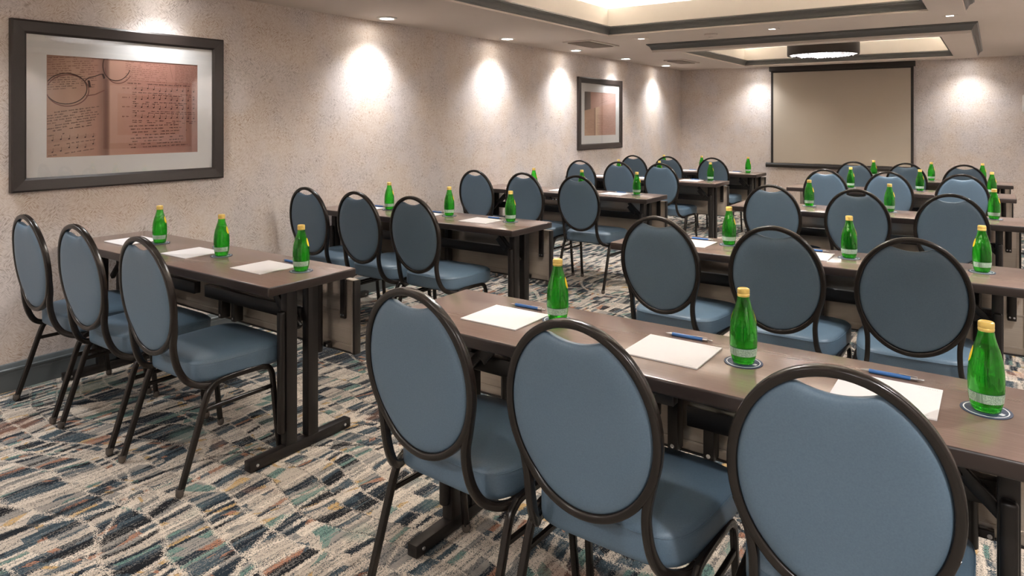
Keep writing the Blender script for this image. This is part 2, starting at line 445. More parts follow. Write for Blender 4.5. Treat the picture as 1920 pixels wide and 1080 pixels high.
def rect_sweep(bm, R, prof, outward):
    """sweep a profile (d, z) round a rectangle, d>0 outward from it (outward=1) or inward (-1)"""
    x0, x1, y0, y1 = R; rings = []
    for sx, sy, x, y in ((-1, -1, x0, y0), (1, -1, x1, y0), (1, 1, x1, y1), (-1, 1, x0, y1)):
        rings.append([bm.verts.new((x+sx*d*outward, y+sy*d*outward, z)) for d, z in prof])
    k = len(prof)
    for i in range(4):
        A, B = rings[i], rings[(i+1) % 4]
        for j in range(k): bm.faces.new((A[j], A[(j+1) % k], B[(j+1) % k], B[j]))

for ti, (Ro, Ri) in enumerate(TRAYS):
    # dropped border: a flat ring under the ceiling
    bm = bmesh.new()
    o = (Ro[0]+.05, Ro[1]-.05, Ro[2]+.05, Ro[3]-.05)
    def ring(R, z): return [bm.verts.new(v) for v in ((R[0], R[2], z), (R[1], R[2], z), (R[1], R[3], z), (R[0], R[3], z))]
    a, b, c, d = ring(o, ZB), ring(Ri, ZB), ring(Ri, CZ), ring(o, CZ)
    for A, B in ((a, b), (b, c), (c, d), (d, a)):
        for i in range(4): bm.faces.new((A[i], A[(i+1) % 4], B[(i+1) % 4], B[i]))
    struct(f'trim_{ti*4+1}', bm, M['soffit'], smooth=False)
    # crown round the outside, under the ceiling
    z0 = CZ-.066; bm = bmesh.new()
    rect_sweep(bm, o, [(0, z0), (.006, z0), (.008, z0+.008), (.012, z0+.012), (.016, z0+.026), (.026, z0+.040), (.040, z0+.048), (.042, z0+.054), (.050, z0+.056), (.050, CZ), (0, CZ)], 1)
    struct(f'trim_{ti*4+2}', bm, M['slate'], angle=25)
    # crown round the inside of the opening, just above its lip
    z1 = ZB+.013; bm = bmesh.new()
    rect_sweep(bm, Ri, [(0, z1), (.006, z1), (.008, z1+.008), (.012, z1+.012), (.016, z1+.026), (.026, z1+.040), (.040, z1+.048), (.042, z1+.054), (.048, z1+.056), (.048, z1+.066), (0, z1+.066)], -1)
    struct(f'trim_{ti*4+3}', bm, M['slate'], angle=25)
    # recess: upright faces, a ledge behind them and the raised ceiling
    F_ = (Ri[0]-.002, Ri[1]+.002, Ri[2]-.002, Ri[3]+.002); G = (F_[0]-.16, F_[1]+.16, F_[2]-.16, F_[3]+.16)
    bm = bmesh.new(); g = (F_[0]-.02, F_[1]+.02, F_[2]-.02, F_[3]+.02)
    L = [ring(F_, CZ-.03), ring(F_, ZR), ring(g, ZR), ring(g, ZR-.06), ring(G, ZR-.06), ring(G, ZR+.13)]
    for A, B in zip(L, L[1:]):
        for i in range(4): bm.faces.new((A[i], A[(i+1) % 4], B[(i+1) % 4], B[i]))
    bm.faces.new(L[-1])
    o_ = struct(f'ceiling_{ti+2}', bm, M['cream'], smooth=False)
    # LED strips lying on the ledge
    t = thing('cove_light', ['warm strip light hidden in the cove of the larger tray ceiling', 'warm strip light hidden in the cove above the far drum chandelier'][ti], 'light', ((Ri[0]+Ri[1])/2, (Ri[2]+Ri[3])/2, ZR-.05))
    cx, cy = t.location.x, t.location.y
    for (x0, x1, y0, y1) in ((G[0]+.06, G[0]+.085, G[2]+.06, G[3]-.06), (G[1]-.085, G[1]-.06, G[2]+.06, G[3]-.06), (G[0]+.10, G[1]-.10, G[2]+.06, G[2]+.085), (G[0]+.10, G[1]-.10, G[3]-.085, G[3]-.06)):
        obj('led_strip', newbox(x0-cx, x1-cx, y0-cy, y1-cy, -.008, .004), M['led'], t, smooth=False)

# ------------------------------------------------------------------ lights in the ceiling
def spot(parent, loc, power, size=105, blend=.9, col=(1, .985, .97), r=.04, rot=(0, 0, 0)):
    l = bpy.data.lights.new('lamp', 'SPOT'); l.energy = power; l.spot_size = math.radians(size); l.spot_blend = blend; l.color = col; l.shadow_soft_size = r
    o = bpy.data.objects.new('lamp', l); COL.objects.link(o); o.parent = parent; o.location = loc; o.rotation_euler = rot
    return o

def downlight_proto():
    t = thing('downlight', '', 'light', (0, 0, 0))
    bm = bmesh.new(); lathe(bm, [(.055, -.001), (.058, -.006), (.076, -.005), (.082, 0), (.082, .004), (.055, .004)], 28, cap=False); obj('trim_ring', bm, M['plastic'], t)
    bm = bmesh.new(); lathe(bm, [(.056, -.002), (.056, .003)], 28); obj('lens', bm, M['lamp'], t)
    return t
DL = downlight_proto()
dl_y = [2.22, 3.99, 5.68, 7.08, 8.42, 9.80, .85, -.8]
dl_l = ['round recessed downlight over the sheet music picture', 'round recessed downlight over the bare wall past the sheet music picture',
        'round recessed downlight beside the long ceiling vent, nearer the sheet music picture', 'round recessed downlight just before the small book picture',
        'round recessed downlight just past the small book picture', 'round recessed downlight in the corner by the screen wall',
        'round recessed downlight over the wall end of the table farthest from the screen', 'round recessed downlight near the back wall along the picture wall']
for y, l in zip(dl_y, dl_l):
    t = place(DL, (WX+.215, y, CZ-.004), 0, l, 'downlights along the picture wall')
    spot(t, (0, 0, -.02), 31, 116, 1., (.97, .985, 1), .08)
for x, l in ((-3.0, 'round recessed downlight close to the screen wall, at its picture wall side'), (-.28, 'round recessed downlight close to the screen wall, past the screen')):
    t = place(DL, (x, FY-.27, CZ-.004), 0, l, 'downlights along the screen wall'); spot(t, (0, 0, -.02), 13, 130, 1., (.97, .985, 1), .09)
for y in (.6, 3.2, 5.9, 8.6):  # added out of view along the right wall as general fill light
    t = place(DL, (RX-.3, y, CZ-.004), 0, f'added round fill downlight over the side aisle, {y:.0f} metres along', 'added fill downlights over the side aisle'); spot(t, (0, 0, -.02), 75, 145, .8)
for x in (-3.3, -1.6, .1):  # added fill lamps behind the camera, lighting the chair backs
    t = place(DL, (x, -1.0, CZ-.004), 0, f'added round fill downlight behind the last chairs, {x+4.3:.0f} metres from the picture wall', 'added fill downlights behind the last chairs'); spot(t, (0, 0, -.02), 78, 155, .8)

bm = bmesh.new(); box(bm, -.055, .055, -.055, .055, -.006, .003, 0, .002); PINL = thing('ceiling_spotlight', '', 'light'); obj('trim_plate', bm, M['ventpaint'], PINL)
obj('lens', newbox(-.026, .026, -.026, .026, -.007, -.004), M['pin'], PINL, smooth=False)
for x, l in ((-2.93, 'small square ceiling spotlight between the trays, picture wall end'), (-1.65, 'small square ceiling spotlight between the trays, middle one'), (-.29, 'small square ceiling spotlight between the trays, aisle end')):
    t = place(PINL, (x, 6.44, CZ-.003), 0, l, 'square spotlights between the trays'); spot(t, (0, 0, -.02), 46, 140, .8)

# vents and detector
def vent(x0, x1, y0, y1, label):
    cx, cy = (x0+x1)/2, (y0+y1)/2; t = thing('ceiling_vent', label, 'vent', (cx, cy, CZ), 0, 'ceiling vents')
    a, b = (x1-x0)/2, (y1-y0)/2
    bm = bmesh.new(); w = .035
    for q in ((-a, a, -b, -b+w), (-a, a, b-w, b), (-a, -a+w, -b+w, b-w), (a-w, a, -b+w, b-w)): box(bm, *q, -.012, .0, 0, .003)
    obj('vent_frame', bm, M['ventpaint'], t)
    obj('backing', newbox(-a+w, a-w, -b+w, b-w, -.002, 0), M['ventdark'], t, smooth=False)
    n = int((y1-y0-2*w)/.045)
    for i in range(n):
        y = -b+w+.02+i*.045
        bm = bmesh.new(); box(bm, -a+w, a-w, -.016, .016, -.001, .001)
        bmesh.ops.rotate(bm, verts=bm.verts, matrix=Matrix.Rotation(math.radians(38), 3, 'X')); bmesh.ops.translate(bm, verts=bm.verts, vec=(0, y, -.012))
        obj('slat', bm, M['ventpaint'], t, smooth=False)
vent(-3.75, -3.42, 6.26, 6.94, 'long louvred ceiling vent between the picture wall and the larger tray')
vent(-3.74, -3.46, 8.95, 9.60, 'long louvred ceiling vent near the screen wall corner')
t = thing('smoke_detector', 'small round cream smoke detector on the ceiling between the trays', 'detector', (-2.24, 6.52, CZ))
bm = bmesh.new(); lathe(bm, [(.062, 0), (.062, -.012), (.05, -.026), (.03, -.032)], 24); obj('housing', bm, M['soffit'], t)
bm = bmesh.new(); lathe(bm, [(.022, -.030), (.02, -.038)], 16); obj('sensor', bm, M['ventpaint'], t)

# ------------------------------------------------------------------ drum chandeliers
def chandelier(x, y, label):
    z = CAM_Z+.748; t = thing('drum_chandelier', label, 'chandelier', (x, y, z), 0, 'drum chandeliers')
    bm = bmesh.new(); lathe(bm, [(.36, .012), (.375, .0), (.378, .02), (.378, .205), (.375, .212), (.366, .21), (.366, .02), (.36, .012)], 56, cap=False); obj('drum_shade', bm, M['shade'], t, angle=50)
    bm = bmesh.new(); lathe(bm, [(.362, .20), (.362, .204)], 40); obj('top_plate', bm, M['shade'], t)
    for k in range(6):
        a = 2*PI*k/6+.3; r = .20
        bm = bmesh.new(); bmesh.ops.create_uvsphere(bm, u_segments=12, v_segments=8, radius=.022, matrix=Matrix.Translation((r*math.cos(a), r*math.sin(a), .135))); obj('bulb', bm, M['bulb'], t)
        l = bpy.data.lights.new('lamp', 'POINT'); l.energy = 30; l.color = (1, .96, .9); l.shadow_soft_size = .03
        lo = bpy.data.objects.new('lamp', l); COL.objects.link(lo); lo.parent = t; lo.location = (r*math.cos(a), r*math.sin(a), .095)
    bm = bmesh.new(); cyl(bm, 0, 0, .07, .40, .012); obj('stem', bm, M['bronze'], t)
    bm = bmesh.new(); rnd = random.Random(5)
    for k in range(520):
        a = rnd.random()*2*PI; r = .345*math.sqrt(rnd.random()); s = rnd.uniform(.010, .017)
        dz = -.028*math.sqrt(max(0, 1-(r/.36)**2))
        m = Matrix.Translation((r*math.cos(a), r*math.sin(a), .028+dz+rnd.uniform(-.008, .016))) @ Matrix.Rotation(rnd.random()*3, 4, 'Z') @ Matrix.Rotation(rnd.random()*3, 4, 'X') @ Matrix.Diagonal((s, s, s*1.25, 1))
        bmesh.ops.create_icosphere(bm, subdivisions=1, radius=1., matrix=m)
    o = obj('crystal_layer', bm, M['crystal'], t, smooth=False); o['kind'] = 'stuff'
chandelier(-1.60, 8.42, 'dark drum chandelier with a sparkling crystal base, in front of the screen')
chandelier(-1.60, 3.00, 'dark drum chandelier with a sparkling crystal base, over the nearer tables')

# ------------------------------------------------------------------ projection screen
SY = FY-.06
t = thing('hanging_projection_screen', 'pull-down projection screen with grey fabric, black border and black bottom bar', 'screen', (-1.86, SY, 0))
hw = .948
bm = bmesh.new(); box(bm, -hw-.02, hw+.02, -.045, .045, 2.185, CZ-.001, 0, .008); obj('casing', bm, M['screenblack'], t)
obj('fabric', newbox(-hw+.03, hw-.03, -.002, .002, .795, 2.175), M['screen'], t, smooth=False)
bm = bmesh.new()
box(bm, -hw, -hw+.034, -.003, .003, .78, 2.19); box(bm, hw-.034, hw, -.003, .003, .78, 2.19); box(bm, -hw+.034, hw-.034, -.003, .003, 2.165, 2.19)
obj('black_border', bm, M['screenblack'], t, smooth=False)
bm = bmesh.new(); sweep(bm, [Vector((-hw-.06, 0, .757)), Vector((hw+.06, 0, .757))], round_section(.034, 16), up=(0, 1, 0)); bar = obj('bottom_bar', bm, M['screenblack'], t)
for s in (-1, 1):
    bm = bmesh.new(); sweep(bm, [Vector((s*(hw+.06), 0, .757)), Vector((s*(hw+.072), 0, .757))], round_section(.037, 16), up=(0, 1, 0)); obj('end_cap', bm, M['black'], bar)

t = thing('wall_box', 'white upright control box on the screen wall, well past the screen', 'control box', (.335, FY, 1.655))
bm = bmesh.new(); box(bm, -.045, .045, -.035, 0, -.11, .11, 0, .012, 3); obj('housing', bm, M['plastic'], t)
bm = bmesh.new(); box(bm, -.028, .028, -.038, -.033, -.03, .06, 0, .003); obj('front_plate', bm, M['ventpaint'], t)

# ------------------------------------------------------------------ framed pictures
def picture(name, label, y0, y1, z0, z1, kind, wallx=WX, face=1):
    """built in local axes: x along the wall, y out of the wall (towards -y = room), z up"""
    w, h = (y1-y0)/2, (z1-z0)/2
    t = thing(name, label, 'picture', (wallx, (y0+y1)/2, (z0+z1)/2), PI/2 if face == 1 else -PI/2, 'framed book prints')
    fw, dp = .074, .032
    bm = bmesh.new()
    prof = [(0, -.001), (0, -dp), (-.010, -dp-.004), (-fw+.012, -dp+.002), (-fw, -dp+.010), (-fw, -.001)]
    rings = []
    for sx, sz in ((-1, -1), (1, -1), (1, 1), (-1, 1)):
        rings.append([bm.verts.new((sx*(w+d), y, sz*(h+d))) for d, y in prof])
    k = len(prof)
    for i in range(4):
        A, B = rings[i], rings[(i+1) % 4]
        for j in range(k): bm.faces.new((A[j], A[(j+1) % k], B[(j+1) % k], B[j]))
    obj('picture_frame', bm, M['frame'], t, smooth=False)
    aw, ah = w-.173, h-.180
    bm = bmesh.new()
    iw, ih = w-fw+.004, h-fw+.004
    for q in ((-iw, iw, ah, ih), (-iw, iw, -ih, -ah), (-iw, -aw, -ah, ah), (aw, iw, -ah, ah)): box(bm, q[0], q[1], -.014, -.010, q[2], q[3])
    obj('mat_board', bm, M['mat'], t, smooth=False)
    pr = obj('art_print', newbox(-aw, aw, -.0105, -.008, -ah, ah), M['print'] if kind == 'music' else M['book'], t, smooth=False)
    rnd = random.Random(3)
    bm = bmesh.new()
    def quad(x0, z0, x1, z1, th, mi, y=-.0109):
        d = Vector((x1-x0, 0, z1-z0)); n = Vector((-d.z, 0, d.x)).normalized()*th/2
        pts = [Vector((x0, y, z0))+n, Vector((x0, y, z0))-n, Vector((x1, y, z1))-n, Vector((x1, y, z1))+n]
        if any(abs(p.x) > aw or abs(p.z) > ah for p in pts): return
        bm.faces.new([bm.verts.new(p) for p in pts]).material_index = mi
    def textline(x0, x1, z, slope, th, mi, fill=.84):
        x = x0
        while x < x1:
            L = rnd.uniform(.012, .034)
            if rnd.random() < fill:
                e = min(x+L, x1); xx = x
                while xx < e-.002:                       # letters as short strokes
                    l2 = rnd.uniform(.0034, .0062); quad(xx, z+slope*(xx-x0)+rnd.uniform(-.001, .001), min(xx+l2*.62, e), z+slope*(xx+l2*.62-x0), th*rnd.uniform(.55, 1.35), mi); xx += l2
            x += L+.007
    def staff(x0, x1, z, slope, notes, mi):
        for k in range(5): quad(x0, z+k*.0042, x1, z+k*.0042+slope*(x1-x0), .0006, 1)
        for i in range(notes):
            x = x0+(i+.6)*(x1-x0)/notes; zz = z+slope*(x-x0)+rnd.choice((0, .004, .008, .012))
            quad(x-.004, zz-.001, x+.004, zz+.001, .0062, mi); quad(x+.0036, zz, x+.0037, zz+.021, .0016, mi)
    def ring2(cx, cz, rx, rz, th, mi, a0=0, a1=2*PI, tilt=0., y=-.0112):
        n = 44; prev = None
        for i in range(n+1):
            a = a0+(a1-a0)*i/n; ca, sa = math.cos(a)*rx, math.sin(a)*rz
            p = (cx+ca*math.cos(tilt)-sa*math.sin(tilt), cz+ca*math.sin(tilt)+sa*math.cos(tilt))
            if prev: quad(prev[0], prev[1], p[0], p[1], th, mi, y)
            prev = p
    if kind == 'music':
        sp = -.106                                           # the spine
        for k in range(15): textline(-aw+.006, sp-.07+rnd.uniform(-.02, .02), ah-.016-k*.0125, .10, .0042, 1 if k < 9 else 0)
        for k in range(8): textline(-aw+.004, sp-.065+rnd.uniform(-.03, .01), -.040-k*.0145, .16, .0056, 0)
        textline(-aw+.006, -aw+.09, -.165, .16, .0055, 0, .6)
        for z in (-.205, -.258): staff(-aw+.004, sp-.075, z, .14, 6, 0); textline(-aw+.01, sp-.08, z-.017, .14, .005, 0, .7)
        for k in range(10): textline(sp+.09, aw-.20, ah-.010-k*.0118, -.03, .004, 1)
        for k in range(14): textline(aw-.15, aw-.008, ah-.016-k*.0090, -.04, .0038, 1)
        quad(aw-.185, ah-.01, aw-.165, ah-.10, .0012, 0)
        textline(sp+.10, aw-.05, ah-.137, -.01, .0058, 0)
        for i, z in enumerate((.108, .052, -.004, -.062)):
            staff(sp+.125, aw-.012, z, -.02, 11, 0); textline(sp+.07, sp+.115, z+.008, 0, .006, 1); textline(sp+.13, aw-.015, z-.016, -.02, .005, 0, .7); textline(sp+.13, aw-.015, z-.027, -.02, .005, 0, .6)
        for k in range(8): textline(sp+.11+.01*(k % 3), aw-.10+rnd.uniform(-.04, .05), -.113-k*.0185, .03, .0058, 0)
        # spectacles lying on the page with their soft shadow
        ring2(-aw+.108, .090, .108, .088, .0058, 1, y=-.01105, tilt=.12)
        ring2(-aw+.100, .100, .106, .086, .0052, 0, tilt=.12)
        ring2(-aw+.372, ah-.030, .078, .098, .005, 0, tilt=-.3, a0=PI*.86, a1=2*PI*.99)
        ring2(-aw+.385, ah-.045, .078, .098, .0045, 1, tilt=-.3, a0=PI*1.1, a1=2*PI*.95, y=-.01105)
        br = [(-aw+.196, .150), (-aw+.216, .168), (-aw+.246, .176), (-aw+.278, .190), (-aw+.296, .192)]
        for p, q in zip(br, br[1:]): quad(p[0], p[1], q[0], q[1], .0056, 0, -.0113)
        quad(-aw+.214, .152, -aw+.222, .112, .012, 0, -.0113); quad(-aw+.292, .190, -aw+.300, .166, .011, 0, -.0113)
        sh = [(-aw+.20, .062), (-aw+.25, .072), (-aw+.30, .098)]
        for p, q in zip(sh, sh[1:]): quad(p[0], p[1], q[0], q[1], .006, 1, -.0112)
    else:
        for k in range(14): textline(-.10, aw-.02, -.02-k*.019, -.02, .0042, 1)
        for k in range(9): textline(-aw+.01, -.15, -.09-k*.019, .03, .0035, 1)
        for k in range(5): textline(-.06+.02*k, aw-.12, ah-.05-k*.02, .10, .004, 1, .55)
        quad(-.03, .13, aw-.05, ah-.05, .0016, 1)
    obj('printed_text', bm, [M['ink'], M['inksoft']], pr, smooth=False)
    obj('pane', newbox(-iw, iw, -.0190, -.0175, -ih, ih), M['pane'], t, smooth=False)
picture('wall_picture', 'large dark-framed print of spectacles lying on open sheet music', 1.436, 2.655, 1.047, 1.973, 'music')
picture('wall_picture', 'dark-framed print of an open book on the wall near the screen', 7.475, 8.70, 1.062, 1.985, 'book')
picture('wall_picture', 'dark-framed print of an open book on the wall facing the sheet music', 4.3, 5.5, 1.06, 1.98, 'book', RX, -1)

# ------------------------------------------------------------------ chair
def back_y(z):
    """how far the back leans: depth of the back plane at height z"""
    return .006-.046*max(0, (z-.58))/.395 - .006*max(0, (z-.80))/.18

def make_chair():
    t = thing('banquet_chair', '', 'chair')
    br, vi = M['bronze'], M['vinyl']
    CZc, A, B = .735, .1955, .2290
    # oval rim
    bm = bmesh.new(); path = []
    for i in range(72):
        a = 2*PI*i/72; z = CZc+B*math.sin(a); path.append(Vector((A*math.cos(a), back_y(z), z)))
    n = len(path); sec = rect_section(.026, .0205, .55); rings = []
    for i, p in enumerate(path):
        tan = (path[(i+1) % n]-path[i-1]).normalized(); u = Vector((0, 1, 0)); u = (u-tan*u.dot(tan)).normalized(); v = tan.cross(u)
        rings.append([bm.verts.new(p+u*s[0]+v*s[1]) for s in sec])
    k = len(sec)
    for i in range(n):
        for j in range(k): bm.faces.new((rings[i][j], rings[i][(j+1) % k], rings[(i+1) % n][(j+1) % k], rings[(i+1) % n][j]))
    obj('back_frame', bm, br, t, angle=50)
    # back pad with the hand grip dip at its top
    ai, bi = A-.0095, B-.0095
    def outline(a):
        x, z = ai*math.cos(a), bi*math.sin(a)
        if z > 0:
            # grip: a shallow arc hanging below the rim
            def cut(x): return bi*.836 + .0165*(abs(x)/.075)**2
            if z > cut(x):
                lo, hi = 0., 1.
                for _ in range(30):
                    m = (lo+hi)/2
                    if z*m > cut(x*m): hi = m
                    else: lo = m
                x, z = x*lo, z*lo
        return x, z
    bm = bmesh.new(); N = 96
    S_ = [1., .995, .985, .97, .95, .925, .89, .84, .76, .62, .42, .2]
    def th(s, T): return T*(1-s**9)**.5 if s < 1 else 0
    def layer(sign, T):
        R = []
        for s in S_:
            ring = []
            for i in range(N):
                x, z = outline(2*PI*i/N); x *= s; z *= s
                ring.append(bm.verts.new((x, back_y(CZc+z)+sign*(.002+th(s, T)), CZc+z)))
            R.append(ring)
        for P, Q in zip(R, R[1:]):
            for i in range(N): bm.faces.new((P[i], P[(i+1) % N], Q[(i+1) % N], Q[i]))
        c = bm.verts.new((0, back_y(CZc)+sign*(.002+T), CZc))
        for i in range(N): bm.faces.new((R[-1][i], R[-1][(i+1) % N], c))
        return R[0]
    f, b = layer(1, .028), layer(-1, .016)
    for i in range(N): bm.faces.new((f[i], f[(i+1) % N], b[(i+1) % N], b[i]))
    obj('backrest_pad', bm, vi, t, angle=60)
    # uprights that leave the rim, drop and sweep forward under the seat
    for s in (-1, 1):
        p = smooth_path([(s*.187, back_y(.665), .665), (s*.170, .006, .612), (s*.159, .008, .560), (s*.158, .014, .510), (s*.162, .030, .455), (s*.172, .056, .411), (s*.188, .092, .388), (s*.206, .128, .381), (s*.214, .160, .384)], 6)
        bm = bmesh.new(); sweep(bm, p, rect_section(.019, .026, .5), up=(1, 0, 0)); obj('upright', bm, br, t, angle=50)
    # legs, side rails, stretchers
    for s in (-1, 1):
        rear = smooth_path([(s*.227, .001, .022), (s*.225, .076, .250), (s*.223, .104, .335), (s*.222, .122, .369), (s*.222, .150, .390)], 5)
        bm = bmesh.new(); sweep(bm, rear, rect_section(.019, .024, .5), up=(1, 0, 0)); lr = obj('leg', bm, br, t, angle=50)
        rail = [(s*.222, .145, .388), (s*.222, .18, .3945), (s*.222, .27, .3965), (s*.222, .36, .393)]
        bm = bmesh.new(); sweep(bm, smooth_path(rail, 3), rect_section(.019, .022, .5), up=(1, 0, 0)); obj('side_rail', bm, br, t, angle=50)
        front = smooth_path([(s*.222, .355, .3935), (s*.222, .385, .383), (s*.222, .402, .357), (s*.2225, .408, .32), (s*.224, .421, .18), (s*.226, .438, .022)], 5)
        bm = bmesh.new(); sweep(bm, front, rect_section(.019, .022, .5), up=(1, 0, 0)); lf = obj('leg', bm, br, t, angle=50)
        bm = bmesh.new(); sweep(bm, [Vector((s*.224, .092, .298)), Vector((s*.223, .409, .298))], rect_section(.014, .017, .5), up=(1, 0, 0)); obj('stretcher', bm, br, t, angle=50)
        for L, (x, y) in ((lr, (s*.2275, -.003)), (lf, (s*.2265, .440))):
            bm = bmesh.new()
            A_ = [(.0145, .032), (.0155, .014), (.013, .006), (.0085, .001)]
            lathe(bm, A_[::-1], 14); bmesh.ops.translate(bm, verts=bm.verts, vec=(x, y, 0)); obj('glide', bm, M['glide'], L)
    bm = bmesh.new()
    for y in (.17, .34): box(bm, -.222, .222, y-.011, y+.011, .383, .399, 0, .003)
    obj('cross_rail', bm, br, t)
    # seat
    def so(a):
        """seat outline, local (x, y)"""
        c, s = math.cos(a), math.sin(a)
        e = .34; x = math.copysign(abs(c)**e, c); y = math.copysign(abs(s)**(.42 if s > 0 else .55), s)
        yy = .292+(.208*y if y > 0 else .216*y)
        w = .212+.024*(yy-.08)/.42
        return x*w, yy
    bm = bmesh.new(); N = 72
    prof = [(.97, .394), (.995, .398), (1.0, .412), (1.0, .452), (.995, .463), (.975, .472), (.94, .478), (.85, .4845), (.65, .490), (.4, .4935), (.2, .495)]
    R = []
    for s, z in prof:
        R.append([bm.verts.new((so(2*PI*i/N)[0]*s, .292+(so(2*PI*i/N)[1]-.292)*s, z)) for i in range(N)])
    for P, Q in zip(R, R[1:]):
        for i in range(N): bm.faces.new((P[i], P[(i+1) % N], Q[(i+1) % N], Q[i]))
    bm.faces.new(R[0][::-1]); c = bm.verts.new((0, .292, .4955))
    for i in range(N): bm.faces.new((R[-1][i], R[-1][(i+1) % N], c))
    seat = obj('seat_cushion', bm, vi, t, angle=60)
    bm = bmesh.new()
    for dz in (.4645,):
        sweep(bm, [Vector((so(2*PI*i/N)[0]*.996, .292+(so(2*PI*i/N)[1]-.292)*.996, dz)) for i in range(N)], round_section(.0017, 6), up=(0, 0, 1), closed=True)
    obj('seam', bm, vi, seat, angle=80)
    bm = bmesh.new()
    vs = [bm.verts.new((so(2*PI*i/N)[0]*.94, .292+(so(2*PI*i/N)[1]-.292)*.94, .395)) for i in range(N)]
    f = bm.faces.new(vs); r = bmesh.ops.extrude_face_region(bm, geom=[f])
    for v in [g for g in r['geom'] if isinstance(g, bmesh.types.BMVert)]: v.co.z -= .006
    obj('seat_pan', bm, M['black'], t)
    return t
CHAIR = make_chair()

# ------------------------------------------------------------------ table (origin: its near right corner on the floor; runs to -x and +y)
def make_table(L, il, ir):
    t = thing('folding_table', '', 'table')
    D, bl = T_DEP, M['black']
    bm = bmesh.new(); box(bm, -L, 0, 0, D, TZ-T_THK, TZ, 0, .007, 3)
    bm.normal_update()
    for f in bm.faces: f.material_index = 0 if f.normal.z > .8 else 1
    top = obj('tabletop', bm, [M['wood'], M['edge']], t, angle=40)
    for x in (-ir, -L+il):
        inn = -1 if x > -L/2 else 1
        bm = bmesh.new(); box(bm, x-.021, x+.021, -.022, D+.045, .004, .046, 0, .003); ft = obj('foot_bar', bm, bl, t)
        bm = bmesh.new()
        for y in (.012, D+.012):
            # bolt heads on the side of the foot
            n = 12; A = [bm.verts.new((x+.021, y+.007*math.cos(2*PI*i/n), .024+.007*math.sin(2*PI*i/n))) for i in range(n)]; B = [bm.verts.new((x+.0235, y+.006*math.cos(2*PI*i/n), .024+.006*math.sin(2*PI*i/n))) for i in range(n)]
            for j in range(n): bm.faces.new((A[j], A[(j+1) % n], B[(j+1) % n], B[j]))
            bm.faces.new(B)
        obj('bolt', bm, M['silver'], ft)
        for y in (.180, .292):
            bm = bmesh.new(); box(bm, x-.021, x+.021, y-.027, y+.027, .046, TZ-T_THK, 0, .003); obj('leg', bm, bl, t)
        bm = bmesh.new(); box(bm, x-.017, x+.017, .126, .153, .10, .62, 0, .010, 3); obj('leg_sleeve', bm, bl, t)
        # folding brace: from the leg up and in to the underside
        bm = bmesh.new(); sweep(bm, [Vector((x, .236, .53)), Vector((x+inn*.165, .236, TZ-T_THK-.03))], rect_section(.020, .030, .4), up=(0, 1, 0)); br = obj('folding_brace', bm, bl, t)
        bm = bmesh.new(); sweep(bm, [Vector((x+inn*.10, .222, .60)), Vector((x+inn*.16, .222, .665))], rect_section(.012, .040, .4), up=(0, 1, 0)); obj('brace_lock', bm, bl, br)
        bm = bmesh.new(); box(bm, x-.03, x+.03, .14, .33, TZ-T_THK-.014, TZ-T_THK, 0, .002); obj('mount_plate', bm, bl, t)
    # long rail between the legs
    for x0, x1 in ((-L+il+.02, -L/2-.045), (-L/2+.045, -ir-.02)):
        bm = bmesh.new(); box(bm, x0, x1, .250, .285, .545, .605, 0, .004); obj('long_rail', bm, bl, t)
    # modesty panel hanging behind, with frame, straps and a hinge tube
    px0, px1 = -L+.03, -.015
    bm = bmesh.new(); box(bm, px0, px1-.012, .468, .484, .368, .696, 0, .002); box(bm, px1-.012, px1, .462, .500, .362, .700, 1, .002)
    box(bm, px0, px1-.012, .464, .500, .692, .700, 2, .001); box(bm, px0, px1-.012, .464, .500, .362, .369, 1, .001)
    box(bm, px0, px1-.012, .4655, .468, .395, .402, 2); box(bm, px0, px1-.012, .4655, .468, .545, .550, 2); box(bm, px1-.026, px1-.012, .464, .468, .369, .692, 2)
    pan = obj('modesty_panel', bm, [M['panel'], M['black'], M['panel']], t, angle=30)
    for x in (-.085, -L*.5-.058, -L*.5+.058, -L+.085):
        mid = abs(x+L/2) < .1
        zb = .385 if mid else .52
        y0 = .400 if mid else .452
        bm = bmesh.new(); box(bm, x-.017, x+.017, y0, y0+(.05 if mid else .012), zb, TZ-T_THK, 0, .003)
        st = obj('strap', bm, bl, pan)
        bm = bmesh.new()
        for dx in ((-.008, .008) if not mid else (0,)): ycyl(bm, x+dx, y0-.002, y0, zb+.016, .0045 if not mid else .007, 10)
        obj('screw', bm, M['silver'], pan)
    for x in (-.215, -L+.215):
        bm = bmesh.new(); cyl(bm, x, .425, .352, .69, .017); box(bm, x+.01, x+.05, .44, .464, .372, .394, 0, .003); obj('hinge_tube', bm, bl, pan)
        bm = bmesh.new(); ycyl(bm, x+.040, .436, .440, .383, .006); obj('screw', bm, M['silver'], pan)
    # centre latch under the top
    bm = bmesh.new()
    for s in (-1, 1):
        sweep(bm, [Vector((-L/2+s*.012, .03, TZ-T_THK-.022)), Vector((-L/2+s*.055, .03, TZ-T_THK-.018))], round_section(.011, 10), up=(0, 1, 0))
        box(bm, -L/2+s*.075-.025, -L/2+s*.075+.025, .015, .05, TZ-T_THK-.03, TZ-T_THK, 0, .003)
    lt = obj('latch', bm, bl, t)
    bm = bmesh.new()
    for s in (-1, 1): ycyl(bm, -L/2+s*.018, .0185, .0205, TZ-T_THK-.022, .0065, 12)
    obj('screw', bm, M['silver'], lt)
    return t

